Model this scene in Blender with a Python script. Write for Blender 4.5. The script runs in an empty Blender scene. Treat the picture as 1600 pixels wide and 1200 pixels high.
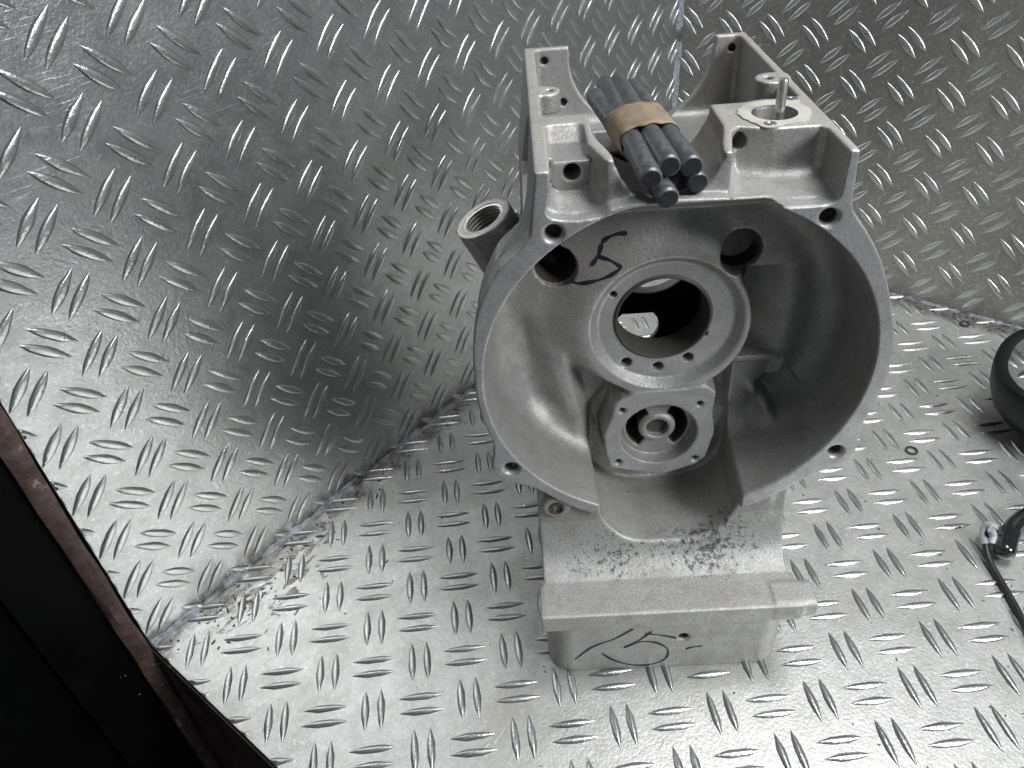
import bpy, math, random, time
import numpy as np
from mathutils import Matrix, Vector, noise as mnoise
T0 = time.time()
SC = bpy.context.scene
U = 0.04                      # metres per plate cell
rnd = random.Random(7)

# ------------------------------------------------------------------ camera
RW = np.array([[-0.620378743324616, 0.7811779404713974, -0.06993740165029355],
               [0.516000753500407, 0.33937301614021664, -0.7864916899128627],
               [-0.5906550915853861, -0.5240104781737138, -0.6136282111720277]])
CAMP = np.array([25.6414008202127, 13.598075323869693, 14.872532532209616])
FPX = 1199.66
cam = bpy.data.cameras.new('camera'); camo = bpy.data.objects.new('camera', cam)
SC.collection.objects.link(camo); SC.camera = camo
cam.sensor_width = 36; cam.lens = 36 * FPX / 1600; cam.clip_start = 0.01; cam.clip_end = 50
m = Matrix.Identity(4)
for r in range(3):
    m[r][0] = RW[0][r]; m[r][1] = -RW[1][r]; m[r][2] = -RW[2][r]; m[r][3] = CAMP[r] * U
camo.matrix_world = m

# ------------------------------------------------------------------ light
SC.view_settings.view_transform = 'Standard'; SC.view_settings.look = 'None'
SC.view_settings.exposure = 0.22; SC.view_settings.gamma = 1
w = bpy.data.worlds.new('World'); SC.world = w; w.use_nodes = True
w.node_tree.nodes['Background'].inputs[0].default_value = (0.80, 0.90, 1.0, 1)
w.node_tree.nodes['Background'].inputs[1].default_value = 0.11
def lamp(name, loc, target, sx, sy, power, col):
    l = bpy.data.lights.new(name, 'AREA'); l.shape = 'RECTANGLE'; l.size = sx * U; l.size_y = sy * U
    l.energy = power; l.color = col
    o = bpy.data.objects.new(name, l); SC.collection.objects.link(o)
    o.location = [c * U for c in loc]
    d = Vector([t - c for t, c in zip(target, loc)])
    o.rotation_euler = d.to_track_quat('-Z', 'Y').to_euler(); return o
lamp('window_lamp', (16, 46, 30), (13, 9, 1), 14, 12, 25.0, (0.95, 0.98, 1.0))
lamp('ceiling_lamp', (9, 17, 40), (15, 9, 2), 16, 12, 15.0, (0.97, 0.98, 1.0))

# ------------------------------------------------------------------ materials
def mat(name):
    m = bpy.data.materials.new(name); m.use_nodes = True
    nt = m.node_tree; b = nt.nodes['Principled BSDF']
    return m, nt, b
def nd(nt, t, **k):
    n = nt.nodes.new(t)
    for a, v in k.items():
        if a[0] == '_': setattr(n, a[1:], v)
    return n
def coords(nt, scale=(1, 1, 1), rot=(0, 0, 0), loc=(0, 0, 0), what='Object'):
    tc = nd(nt, 'ShaderNodeTexCoord'); mp = nd(nt, 'ShaderNodeMapping')
    mp.inputs['Scale'].default_value = scale; mp.inputs['Rotation'].default_value = rot; mp.inputs['Location'].default_value = loc
    nt.links.new(tc.outputs[what], mp.inputs[0]); return mp.outputs[0]
def noise(nt, vec, scale, detail=4, rough=.55, dist=0):
    n = nd(nt, 'ShaderNodeTexNoise'); n.inputs['Scale'].default_value = scale; n.inputs['Detail'].default_value = detail
    n.inputs['Roughness'].default_value = rough; n.inputs['Distortion'].default_value = dist
    nt.links.new(vec, n.inputs['Vector']); return n.outputs['Fac']
def ramp(nt, fac, stops):
    r = nd(nt, 'ShaderNodeValToRGB'); e = r.color_ramp.elements
    while len(e) < len(stops): e.new(.5)
    for k, (p, c) in zip(e, stops):
        k.position = p; k.color = (c, c, c, 1) if not isinstance(c, tuple) else (*c, 1)
    nt.links.new(fac, r.inputs[0]); return r.outputs[0]
def mix(nt, fac, a, b, mode='MIX'):
    n = nd(nt, 'ShaderNodeMix'); n.data_type = 'RGBA'; n.blend_type = mode
    for sock, v in ((n.inputs[0], fac), (n.inputs[6], a), (n.inputs[7], b)):
        if hasattr(v, 'links'): nt.links.new(v, sock)
        elif isinstance(v, (int, float)): sock.default_value = v
        else: sock.default_value = (*v, 1)
    return n.outputs[2]
def math_(nt, op, a, b=0.0, c=0.0):
    n = nd(nt, 'ShaderNodeMath'); n.operation = op
    for s, v in zip(n.inputs, (a, b, c)):
        if hasattr(v, 'links'): nt.links.new(v, s)
        else: s.default_value = v
    return n.outputs[0]
def bump(nt, b, h, strength, dist):
    n = nd(nt, 'ShaderNodeBump'); n.inputs['Strength'].default_value = strength; n.inputs['Distance'].default_value = dist
    nt.links.new(h, n.inputs['Height']); nt.links.new(n.outputs[0], b.inputs['Normal'])

def plate_material(name, base, rough, dirt=0.0, metal=.85, seam=False, bar=False):
    m, nt, b = mat(name)
    v = coords(nt, what='Object') if not bar else coords(nt, what='Generated')
    if bar:
        geo = nd(nt, 'ShaderNodeNewGeometry'); v = geo.outputs['Position']
    s = 1 / U
    big = noise(nt, v, s * .25, 3); mid = noise(nt, v, s * 1.3, 5, .65); fine = noise(nt, v, s * 14, 3, .6)
    col = mix(nt, ramp(nt, big, [(.3, 0.0), (.7, 1.0)]), tuple(c * .86 for c in base), base)
    col = mix(nt, ramp(nt, mid, [(.35, 0.0), (.75, .75)]), col, tuple(c * .84 + .0 for c in (base[0], base[1] * .985, base[2] * .94)))
    # scuffs: thin stretched streaks in two directions
    sc = None
    for k, (rz, st) in enumerate((((0.3, .2, 0.5)), 0) if False else ((0.6, 0), (-0.9, 1), (1.9, 2))):
        vm = nd(nt, 'ShaderNodeMapping'); vm.inputs['Rotation'].default_value = (rz * .4, rz * .3, rz); vm.inputs['Scale'].default_value = (s * 1.1, s * 26, s * 26)
        nt.links.new(v, vm.inputs[0]); f = noise(nt, vm.outputs[0], 1.0, 2, .5)
        f = ramp(nt, f, [(.66, 0.0), (.72, 1.0)])
        sc = f if sc is None else math_(nt, 'MAXIMUM', sc, f)
    gate = ramp(nt, noise(nt, v, s * .8, 2), [(.48, 0.0), (.62, 1.0)])
    sc = math_(nt, 'MULTIPLY', sc, gate)
    col = mix(nt, math_(nt, 'MULTIPLY', sc, .25), col, (.86, .87, .88))
    specks = ramp(nt, noise(nt, v, s * 5.5, 6, .72), [(.66, 0.0), (.72, 1.0)])
    col = mix(nt, math_(nt, 'MULTIPLY', specks, .35 + dirt), col, (.10, .095, .085))
    if seam:
        sep = nd(nt, 'ShaderNodeSeparateXYZ'); nt.links.new(v, sep.inputs[0])
        # dirt stuck along the welded joint at the outer end
        dy = math_(nt, 'MULTIPLY', sep.outputs[1], 1 / (2.4 * U)); dx = math_(nt, 'MULTIPLY', math_(nt, 'SUBTRACT', 20.6 * U, sep.outputs[0]), 1 / (3.4 * U))
        rad = math_(nt, 'ADD', math_(nt, 'MULTIPLY', dy, dy), math_(nt, 'MULTIPLY', dx, dx))
        zone = ramp(nt, rad, [(.15, 1.0), (1.0, 0.0)])
        vm = nd(nt, 'ShaderNodeMapping'); vm.inputs['Rotation'].default_value = (0, 0, .5); vm.inputs['Scale'].default_value = (s * 2.2, s * 4.6, s * 3)
        nt.links.new(v, vm.inputs[0])
        fl = math_(nt, 'ADD', noise(nt, vm.outputs[0], 1.0, 5, .62, .6), math_(nt, 'MULTIPLY', zone, .20))
        fl = ramp(nt, fl, [(.70, 0.0), (.72, 1.0)])
        if seam == 'floor': col = mix(nt, math_(nt, 'MULTIPLY', fl, .95), col, (.06, .05, .042))
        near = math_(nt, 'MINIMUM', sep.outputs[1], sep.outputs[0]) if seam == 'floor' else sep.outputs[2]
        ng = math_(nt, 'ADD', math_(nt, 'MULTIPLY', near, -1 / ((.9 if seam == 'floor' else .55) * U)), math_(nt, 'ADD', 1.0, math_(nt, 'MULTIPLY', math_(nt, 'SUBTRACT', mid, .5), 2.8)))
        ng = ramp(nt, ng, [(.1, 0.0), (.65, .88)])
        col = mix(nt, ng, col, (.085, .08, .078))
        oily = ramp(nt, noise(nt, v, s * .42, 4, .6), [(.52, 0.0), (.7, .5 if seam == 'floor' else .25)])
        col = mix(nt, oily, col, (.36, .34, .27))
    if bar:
        at = nd(nt, 'ShaderNodeAttribute'); at.attribute_name = 'base_dark'
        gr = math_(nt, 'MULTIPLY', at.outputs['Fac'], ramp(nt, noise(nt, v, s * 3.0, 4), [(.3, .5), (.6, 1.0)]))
        col = mix(nt, gr, col, (.05, .048, .045))  # bar colour goes darker towards its base ring, broken up by noise
    if not bar:
        mo = noise(nt, v, s * 3.2, 7, .75)
        col = mix(nt, ramp(nt, mo, [(.42, .0), (.62, .6)]), col, tuple(c * t for c, t in zip(base, (.66, .655, .62))))
        gr1 = noise(nt, v, s * 24, 3, .8); gr2 = noise(nt, v, s * 9, 5, .8)
        col = mix(nt, ramp(nt, gr1, [(.36, .55), (.5, .0)]), col, tuple(c * .6 for c in base))
        col = mix(nt, ramp(nt, gr2, [(.54, .0), (.70, .7)]), col, (.90, .91, .91))
    nt.links.new(col, b.inputs['Base Color'])
    b.inputs['Metallic'].default_value = metal
    rr = math_(nt, 'ADD', rough, math_(nt, 'MULTIPLY', math_(nt, 'SUBTRACT', mid, .5), .28))
    rr = math_(nt, 'ADD', rr, math_(nt, 'MULTIPLY', specks, .2))
    nt.links.new(rr, b.inputs['Roughness'])
    h = math_(nt, 'ADD', math_(nt, 'MULTIPLY', fine, .9), math_(nt, 'ADD', math_(nt, 'MULTIPLY', mid, .35), math_(nt, 'MULTIPLY', sc, .15)))
    bump(nt, b, h, .42, .02 * U)
    return m
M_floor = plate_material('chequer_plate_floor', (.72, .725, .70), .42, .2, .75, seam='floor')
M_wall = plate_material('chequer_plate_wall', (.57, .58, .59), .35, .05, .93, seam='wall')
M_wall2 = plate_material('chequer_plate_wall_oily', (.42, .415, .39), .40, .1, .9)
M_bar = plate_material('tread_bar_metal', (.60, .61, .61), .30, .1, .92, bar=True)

def cast_material(name, base, rough, metal, speck=0.0, bumpy=1.0, tint=(.62, .60, .54), stain=False):
    m, nt, b = mat(name); v = coords(nt); s = 1 / U
    big = noise(nt, v, s * .45, 4, .6); grain = noise(nt, v, s * 22, 3, .7); mid = noise(nt, v, s * 2.4, 5, .65)
    col = mix(nt, ramp(nt, big, [(.35, 0.0), (.7, .65)]), base, tuple(a * t / .62 for a, t in zip(base, tint)))
    col = mix(nt, ramp(nt, mid, [(.42, 0.0), (.68, .6)]), col, tuple(a * t for a, t in zip(base, (.68, .65, .62))))
    col = mix(nt, math_(nt, 'MULTIPLY', ramp(nt, grain, [(.38, 1.0), (.56, 0.0)]), .42), col, tuple(a * .5 for a in base))
    col = mix(nt, ramp(nt, noise(nt, v, s * .6, 3, .5), [(.5, 0.0), (.68, .28)]), col, tuple(a * t for a, t in zip(base, (.78, .66, .60))))
    sp = ramp(nt, noise(nt, v, s * 7, 4, .75), [(.67, 0.0), (.71, 1.0)])
    col = mix(nt, math_(nt, 'MULTIPLY', sp, speck), col, (.06, .06, .07))
    if stain:   # flakes of black dirt on the top of the sump
        sep = nd(nt, 'ShaderNodeSeparateXYZ'); nt.links.new(v, sep.inputs[0])
        def blob(cx, cy, rx, ry):
            dx = math_(nt, 'MULTIPLY', math_(nt, 'SUBTRACT', sep.outputs[0], cx * U), 1 / (rx * U)); dy = math_(nt, 'MULTIPLY', math_(nt, 'SUBTRACT', sep.outputs[1], cy * U), 1 / (ry * U))
            return ramp(nt, math_(nt, 'ADD', math_(nt, 'MULTIPLY', dx, dx), math_(nt, 'MULTIPLY', dy, dy)), [(.0, 1.0), (1.0, 0.0)])
        z = math_(nt, 'MAXIMUM', blob(.9, 1.1, 1.5, .85), math_(nt, 'MULTIPLY', blob(-.9, .95, 1.6, .55), .85))
        lowz = ramp(nt, math_(nt, 'MULTIPLY', sep.outputs[2], 1 / (3.3 * U)), [(.95, 1.0), (1.0, 0.0)])
        z = math_(nt, 'MULTIPLY', z, lowz)
        f = math_(nt, 'ADD', noise(nt, v, s * 8.0, 7, .82), math_(nt, 'MULTIPLY', z, .175))
        f = ramp(nt, f, [(.655, 0.0), (.715, 1.0)])
        col = mix(nt, math_(nt, 'MULTIPLY', f, .85), col, (.035, .036, .045))
    nt.links.new(col, b.inputs['Base Color']); b.inputs['Metallic'].default_value = metal
    nt.links.new(math_(nt, 'ADD', rough, math_(nt, 'MULTIPLY', math_(nt, 'SUBTRACT', mid, .5), .3)), b.inputs['Roughness'])
    bump(nt, b, math_(nt, 'ADD', grain, math_(nt, 'MULTIPLY', mid, 1.2)), .5 * bumpy, .02 * U)
    return m
M_cast = cast_material('blasted_cast_aluminium', (.39, .388, .382), .52, .5, .45)
M_sump = cast_material('blasted_cast_sump', (.455, .455, .44), .5, .45, .45, stain=True)
M_mach = cast_material('machined_aluminium_face', (.63, .62, .59), .42, .5, .15, .25)
M_rim = cast_material('machined_aluminium_rim', (.435, .437, .44), .45, .5, .3, .4, tint=(.60, .61, .62))
M_dark = cast_material('hole_shade_aluminium', (.10, .095, .085), .6, .4, .4)  # shade painted dark inside holes and cavity; the bearing ring shares it

def plain(name, col, rough=.5, metal=0.0, nscale=3.0, amt=.3, coat=0.0, bmp=.2):
    m, nt, b = mat(name); v = coords(nt); s = 1 / U
    n = noise(nt, v, s * nscale, 5, .65)
    c = mix(nt, ramp(nt, n, [(.3, 0.0), (.7, 1.0)]), tuple(a * (1 - amt) for a in col), tuple(min(1, a * (1 + amt)) for a in col))
    nt.links.new(c, b.inputs['Base Color']); b.inputs['Metallic'].default_value = metal
    nt.links.new(math_(nt, 'ADD', rough, math_(nt, 'MULTIPLY', math_(nt, 'SUBTRACT', n, .5), .25)), b.inputs['Roughness'])
    b.inputs['Coat Weight'].default_value = coat
    bump(nt, b, n, bmp, .02 * U); return m
M_rod = plain('blackened_steel', (.17, .175, .18), .48, .7, 7, .35)
M_rodend = plain('blackened_steel_end', (.035, .035, .04), .5, .6, 9, .3)
M_tape = plain('brown_paper_tape', (.25, .19, .13), .75, 0, 3, .22, bmp=.6)
M_gasket = plain('beige_paper_gasket', (.44, .425, .37), .8, 0, 4, .12)
M_weld, nt, b = mat('aluminium_weld'); v = coords(nt)
n1 = noise(nt, v, 3.2 / U, 6, .8); n2 = noise(nt, v, 1.1 / U, 4, .7)
c = mix(nt, ramp(nt, n1, [(.38, 0.0), (.62, 1.0)]), (.17, .18, .20), (.40, .42, .45))
c = mix(nt, ramp(nt, n2, [(.50, 0.0), (.60, .85)]), c, (.05, .05, .055))
nt.links.new(c, b.inputs['Base Color']); b.inputs['Metallic'].default_value = .45; b.inputs['Roughness'].default_value = .6
bump(nt, b, n1, 1.0, .06 * U)
M_rust = plain('rusty_brown_paint', (.075, .042, .036), .55, .1, 1.2, .6, bmp=.7)
M_green = plain('dark_green_void', (.0012, .0016, .0012), .6, 0, 1.0, .5)  # near-black colour stands in for unlit space left of the frame
M_black = plain('black_void_floor', (.004, .004, .004), .9, 0, 1.0, .3)
M_rubber = plain('black_plastic', (.004, .006, .0055), .38, 0, 5, .3)
M_rubber.node_tree.nodes['Principled BSDF'].inputs['Specular IOR Level'].default_value = .22
for q_ in (M_green, M_black): q_.node_tree.nodes['Principled BSDF'].inputs['Specular IOR Level'].default_value = .08
M_gloss = plain('glossy_black_rubber', (.012, .012, .014), .16, 0, 5, .2, coat=.8, bmp=.05)
M_cable = plain('black_cable', (.022, .022, .026), .4, 0, 5, .3)
M_clip = plain('grey_plastic_clip', (.42, .44, .46), .5, 0, 5, .15)
M_ink = plain('marker_ink', (.012, .012, .025), .5, 0, 6, .4)
M_steel = plain('bright_steel', (.62, .61, .58), .3, .9, 5, .15)
M_oring = plain('dark_washer', (.05, .05, .05), .5, .3, 5, .3)
M_grime = plain('dry_grime', (.05, .042, .035), .85, 0, 5, .4)
M_insert = plain('rusty_thread_insert', (.12, .08, .06), .45, .7, 8, .4)
M_glass, nt, b = mat('mirror_glass')
b.inputs['Base Color'].default_value = (.82, .83, .84, 1); b.inputs['Metallic'].default_value = 1; b.inputs['Roughness'].default_value = .03
# two-tone rust on the frame: rubbed bright edge
M_rust, nt, b = mat('rusty_brown_paint'); v = coords(nt); s_ = 1 / U
n1 = noise(nt, v, s_ * .7, 5, .7); n2 = noise(nt, v, s_ * 3.5, 6, .75); n3 = noise(nt, v, s_ * 1.6, 6, .8)
c = mix(nt, ramp(nt, n1, [(.35, 0.0), (.65, 1.0)]), (.040, .022, .019), (.115, .075, .065))
c = mix(nt, ramp(nt, n2, [(.45, 0.0), (.6, .6)]), c, (.030, .018, .014))
c = mix(nt, ramp(nt, n3, [(.60, 0.0), (.68, .9)]), c, (.30, .25, .23))
nt.links.new(c, b.inputs['Base Color']); b.inputs['Roughness'].default_value = .6
bump(nt, b, n2, .8, .05 * U)

# ------------------------------------------------------------------ helpers
def mesh_obj(name, verts, faces, m, parent=None, smooth=True, scale=True):
    me = bpy.data.meshes.new(name)
    v = np.asarray(verts, dtype=np.float64) * (U if scale else 1)
    me.from_pydata([tuple(p) for p in v], [], [tuple(f) for f in faces])
    if m: me.materials.append(m)
    if smooth: me.polygons.foreach_set('use_smooth', [True] * len(me.polygons))
    me.update()
    if smooth: me.set_sharp_from_angle(angle=math.radians(38))
    o = bpy.data.objects.new(name, me); SC.collection.objects.link(o)
    if parent: o.parent = parent
    return o
def empty(name, loc=(0, 0, 0), rz=0, label=None, cat=None, group=None):
    o = bpy.data.objects.new(name, None); SC.collection.objects.link(o); o.empty_display_size = .01
    o.location = [c * U for c in loc]; o.rotation_euler = (0, 0, rz)
    if label: o['label'] = label
    if cat: o['category'] = cat
    if group: o['group'] = group
    return o
def tag(o, label, cat, group=None):
    o['label'] = label; o['category'] = cat
    if group: o['group'] = group
    return o
def box(x0, x1, y0, y1, z0, z1):
    v = [(x, y, z) for x in (x0, x1) for y in (y0, y1) for z in (z0, z1)]
    return v, [(0, 1, 3, 2), (4, 6, 7, 5), (0, 4, 5, 1), (2, 3, 7, 6), (0, 2, 6, 4), (1, 5, 7, 3)]
def frame_of(d):
    d = np.array(d, float); d /= np.linalg.norm(d)
    a = np.array([0, 0, 1.]) if abs(d[2]) < .9 else np.array([1., 0, 0])
    u = np.cross(a, d); u /= np.linalg.norm(u); return u, np.cross(d, u), d
def lathe(p0, d, prof, n=40, closed=False):
    """prof: list of (radius, distance along d)"""
    u, v, d = frame_of(d); p0 = np.array(p0, float); V = []; F = []
    for r, t in prof:
        for k in range(n):
            a = 2 * math.pi * k / n; V.append(p0 + d * t + (u * math.cos(a) + v * math.sin(a)) * r)
    m_ = len(prof)
    for i in range(m_ - 1 + (1 if closed else 0)):
        for k in range(n):
            a, b_ = i * n + k, i * n + (k + 1) % n; c, e = ((i + 1) % m_) * n + (k + 1) % n, ((i + 1) % m_) * n + k
            F.append((a, b_, c, e))
    if not closed:
        F.append(tuple(range(n))[::-1]); F.append(tuple((m_ - 1) * n + k for k in range(n)))
    return V, F
def tube(path, rad, n=10):
    P = [np.array(p, float) for p in path]
    # Catmull-Rom
    Q = []; 
    for i in range(len(P) - 1):
        a = P[max(i - 1, 0)]; b_ = P[i]; c = P[i + 1]; d = P[min(i + 2, len(P) - 1)]
        for k in range(8):
            t = k / 8; Q.append(.5 * ((2 * b_) + (c - a) * t + (2 * a - 5 * b_ + 4 * c - d) * t * t + (3 * b_ - a - 3 * c + d) * t ** 3))
    Q.append(P[-1]); V = []; F = []
    rr = rad if callable(rad) else (lambda t: rad)
    pu = None
    for i, q in enumerate(Q):
        d = Q[min(i + 1, len(Q) - 1)] - Q[max(i - 1, 0)]; d /= np.linalg.norm(d)
        if pu is None: pu = frame_of(d)[0]
        u = pu - d * (pu @ d); u /= np.linalg.norm(u); pu = u; v = np.cross(d, u)
        for k in range(n):
            a = 2 * math.pi * k / n; V.append(q + (u * math.cos(a) + v * math.sin(a)) * rr(i / (len(Q) - 1)))
    for i in range(len(Q) - 1):
        for k in range(n):
            F.append((i * n + k, i * n + (k + 1) % n, (i + 1) * n + (k + 1) % n, (i + 1) * n + k))
    F.append(tuple(range(n))[::-1]); F.append(tuple((len(Q) - 1) * n + k for k in range(n)))
    return V, F
# pixel helpers used only to read off real positions (1600 px wide photo)
def proj(P):
    X = (np.atleast_2d(P) - CAMP) @ RW.T
    return np.c_[800 + FPX * X[:, 0] / X[:, 2], 600 + FPX * X[:, 1] / X[:, 2]], X[:, 2]

# ------------------------------------------------------------------ the tray: floor, two walls, welds
XE, YE, ZT = 23.47, 20.0, 13.4
def sheet(name, v, f, m):
    o = mesh_obj(name, v, f, m, smooth=False); o['kind'] = 'structure'; return o
floor = sheet('floor', *box(0, XE, 0, YE, -.12, 0), M_floor)
wall_l = sheet('wall_left', *box(-.12, XE, -.12, 0, -.12, ZT), M_wall)
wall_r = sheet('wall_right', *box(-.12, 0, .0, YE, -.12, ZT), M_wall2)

def bar_mesh(name, seed, L=.92, W=.195, H=.04, ridge=False):
    r = random.Random(seed); V = []; F = []; g = []
    st = [-1, -.86, -.6, -.3, 0, .3, .6, .86, 1]; ac = [(-1, -.01), (-.84, .66), (-.52, .95), (.52, .95), (.84, .66), (1, -.01)]
    if ridge: ac = [(-1, -.01), (-.74, .50), (-.26, .96), (.26, .96), (.74, .50), (1, -.01)]
    for s in st:
        wv = (1 - abs(s) ** 2.1) * (1 + r.uniform(-.09, .09)) + .03
        hv = (1 - abs(s) ** 3) * .9 + .1
        for a, h in ac:
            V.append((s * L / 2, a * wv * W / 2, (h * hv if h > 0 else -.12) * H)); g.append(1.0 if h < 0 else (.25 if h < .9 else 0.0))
    # outer base ring of the bar carries the darkest value
    n = len(ac)
    for i in range(len(st) - 1):
        for k in range(n - 1):
            F.append((i * n + k, (i + 1) * n + k, (i + 1) * n + k + 1, i * n + k + 1))
    me = bpy.data.meshes.new(name); me.from_pydata([tuple(c * U for c in p) for p in V], [], F)
    me.materials.append(M_bar); me.polygons.foreach_set('use_smooth', [True] * len(F))
    a = me.attributes.new('base_dark', 'FLOAT', 'POINT'); a.data.foreach_set('value', g); me.update(); return me
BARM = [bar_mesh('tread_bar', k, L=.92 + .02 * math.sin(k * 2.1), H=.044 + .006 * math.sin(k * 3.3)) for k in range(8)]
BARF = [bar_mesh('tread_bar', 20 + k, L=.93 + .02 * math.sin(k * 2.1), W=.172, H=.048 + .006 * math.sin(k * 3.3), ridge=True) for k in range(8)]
GSK = .0319
def plate_bars(parent, n, off, scale, th, P0, A, Bv, N, amax, bmax, kfloor):
    t = math.pi / 4 - GSK / 2 if n == 0 else math.pi / 4 + GSK / 2
    if n == 0: i = (-math.sin(t), math.cos(t)); j = (math.sin(t), math.cos(t))
    elif n == 1: i = (-math.sin(t), -math.cos(t)); j = (-math.sin(t), math.cos(t))
    else: i = (math.sin(t), math.cos(t)); j = (math.sin(t), -math.cos(t))
    ct, sn = math.cos(th), math.sin(th); R = np.array([[ct, -sn], [sn, ct]])
    i = R @ (np.array(i) * scale); j = R @ (np.array(j) * scale); off = np.array(off)
    A = np.array(A, float); Bv = np.array(Bv, float); N = np.array(N, float); items = []
    for a in range(-40, 45):
        for b_ in range(-40, 45):
            c = off + a * i + b_ * j
            if not (-.6 < c[0] < amax + .6 and -.6 < c[1] < bmax + .6): continue
            along, across = (i, j) if ((a + b_) % 2 == 0) == (n == 0) else (j, i)
            for s in (-.165, .165):
                p = c + across * s
                if not (.02 < p[0] < amax + .4 and .02 < p[1] < bmax): continue
                w_ = p[0] * A + p[1] * Bv
                uv, dep = proj(w_)
                if dep[0] < 1 or not (-90 < uv[0][0] < 1690 and -90 < uv[0][1] < 1290): 
                    vis = False
                else: vis = True
                if not vis and not (dep[0] > 1 and -500 < uv[0][0] < 2100 and -400 < uv[0][1] < 1600): continue
                items.append((0 if vis else 1, dep[0], p, along / np.linalg.norm(along)))
    items.sort(key=lambda q: (q[0], q[1]))
    SV = []; SF = []; SG = []
    for k, (_, dep, p, d) in enumerate(items):
        dirv = d[0] * A + d[1] * Bv; w_ = p[0] * A + p[1] * Bv
        yv = np.cross(N, dirv)
        if n == 0 or True:
            pass
        me = (BARF if n == 0 else BARM)[rnd.randrange(8)]
        edge = (n in (0, 1)) and p[0] + abs(d[0]) * .47 > XE - .01
        if k < 300:
            if edge:
                me = me.copy()
                for v in me.vertices:
                    lx, ly, lz = v.co
                    a_ = p[0] + (lx * dirv[0] + ly * yv[0] + lz * N[0]) / U
                    if a_ > XE - .01 and abs(dirv[0]) > .1: v.co.x -= (a_ - XE + .01) * U / dirv[0]
            o = bpy.data.objects.new('tread_bar', me); SC.collection.objects.link(o); o.parent = parent
            M4 = Matrix.Identity(4)
            for r in range(3):
                M4[r][0] = dirv[r]; M4[r][1] = yv[r]; M4[r][2] = N[r]; M4[r][3] = w_[r] * U
            o.matrix_local = M4
        else:
            co = np.empty(len(me.vertices) * 3); me.vertices.foreach_get('co', co); co = co.reshape(-1, 3) / U
            X = w_ + co[:, :1] * dirv + co[:, 1:2] * yv + co[:, 2:] * N
            if n in (0, 1): X[:, 0] = np.minimum(X[:, 0], XE - .01)
            b0 = len(SV); SV += [tuple(q) for q in X]; SF += [tuple(b0 + q for q in f.vertices) for f in me.polygons]
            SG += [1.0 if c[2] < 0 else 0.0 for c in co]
    if SV:
        o = mesh_obj('tread_bars', SV, SF, M_bar, parent); o['kind'] = 'stuff'
        a = o.data.attributes.new('base_dark', 'FLOAT', 'POINT'); a.data.foreach_set('value', SG)
    print(parent.name, 'bars', len(items))
plate_bars(floor, 0, (22.1956, .278), 1.0, -.0028, 0, (1, 0, 0), (0, 1, 0), (0, 0, 1), XE, YE, 0)
plate_bars(wall_l, 1, (20.357, 11.0113), .9339, -.0024, 0, (1, 0, 0), (0, 0, 1), (0, 1, 0), XE, ZT, 0)
plate_bars(wall_r, 2, (6.1608, 8.1324), .9911, .0007, 0, (0, 1, 0), (0, 0, 1), (1, 0, 0), YE, ZT, 0)

def weld(name, p0, p1, n1, n2, rad, seed, parent, rough=.5):
    """irregular bead lying in the corner between two sheets with normals n1, n2"""
    p0 = np.array(p0, float); p1 = np.array(p1, float); n1 = np.array(n1, float); n2 = np.array(n2, float)
    L = np.linalg.norm(p1 - p0); N_ = int(L * 16); V = []; F = []; K = 9
    for i in range(N_ + 1):
        p = p0 + (p1 - p0) * i / N_; s = i / 16
        r1 = rad * (1 + rough * 1.6 * mnoise.noise((s * 1.3, seed, 0)) + rough * .7 * mnoise.noise((s * 5, seed, 3)))
        r2 = rad * (1 + rough * 1.6 * mnoise.noise((s * 1.3, seed, 9)) + rough * .7 * mnoise.noise((s * 5, seed, 7)))
        r1 = max(r1, .03); r2 = max(r2, .03)
        for k in range(K):
            t = k / (K - 1) * math.pi / 2
            bul = .62 + .3 * mnoise.noise((s * 4, k * .7, seed)) * rough
            c, s_ = math.cos(t), math.sin(t)
            e = 1 if k in (0, K - 1) else bul + (1 - bul) * abs(math.cos(2 * t)) ** 2
            V.append(p + n2 * (-.01 + r1 * c * e) + n1 * (-.01 + r2 * s_ * e))
    for i in range(N_):
        for k in range(K - 1): F.append((i * K + k, i * K + k + 1, (i + 1) * K + k + 1, (i + 1) * K + k))
    return mesh_obj(name, V, F, M_weld, parent)
weld('weld_seam', (0, 0, 0), (XE - .03, 0, 0), (0, 0, 1), (0, 1, 0), .12, 3.1, floor, .95)
weld('weld_seam', (0, 0, 0), (0, YE, 0), (0, 0, 1), (1, 0, 0), .08, 8.2, floor, 1.0)
weld('weld_seam', (0, 0, 0), (0, 0, ZT), (1, 0, 0), (0, 1, 0), .17, 5.7, wall_l, .25)

# loose swarf along the right-hand joint, dirt along the left one
def flakes(name, spots, m, seed, kind='stuff', thick=.01):
    r = random.Random(seed); V = []; F = []
    for (x, y, s) in spots:
        n = r.randint(5, 8); a0 = r.uniform(0, 6.28); st = r.uniform(1.2, 3.6); rz = r.uniform(0, 3.14); b0 = len(V)
        for z in (0.004, thick * r.uniform(.5, 1.4)):
            for k in range(n):
                a = a0 + 6.283 * k / n; rr = s * r.uniform(.55, 1.1) * (1 if z < .005 else .75)
                X, Y = rr * math.cos(a) * st, rr * math.sin(a)
                V.append((x + X * math.cos(rz) - Y * math.sin(rz), y + X * math.sin(rz) + Y * math.cos(rz), z + (r.uniform(0, .012) if z > .005 else 0)))
        F.append(tuple(range(b0 + n, b0 + 2 * n)))
        for k in range(n): F.append((b0 + k, b0 + (k + 1) % n, b0 + n + (k + 1) % n, b0 + n + k))
    o = mesh_obj(name, V, F, m, smooth=False)
    o['kind'] = kind; return o
r = random.Random(3)
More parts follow.
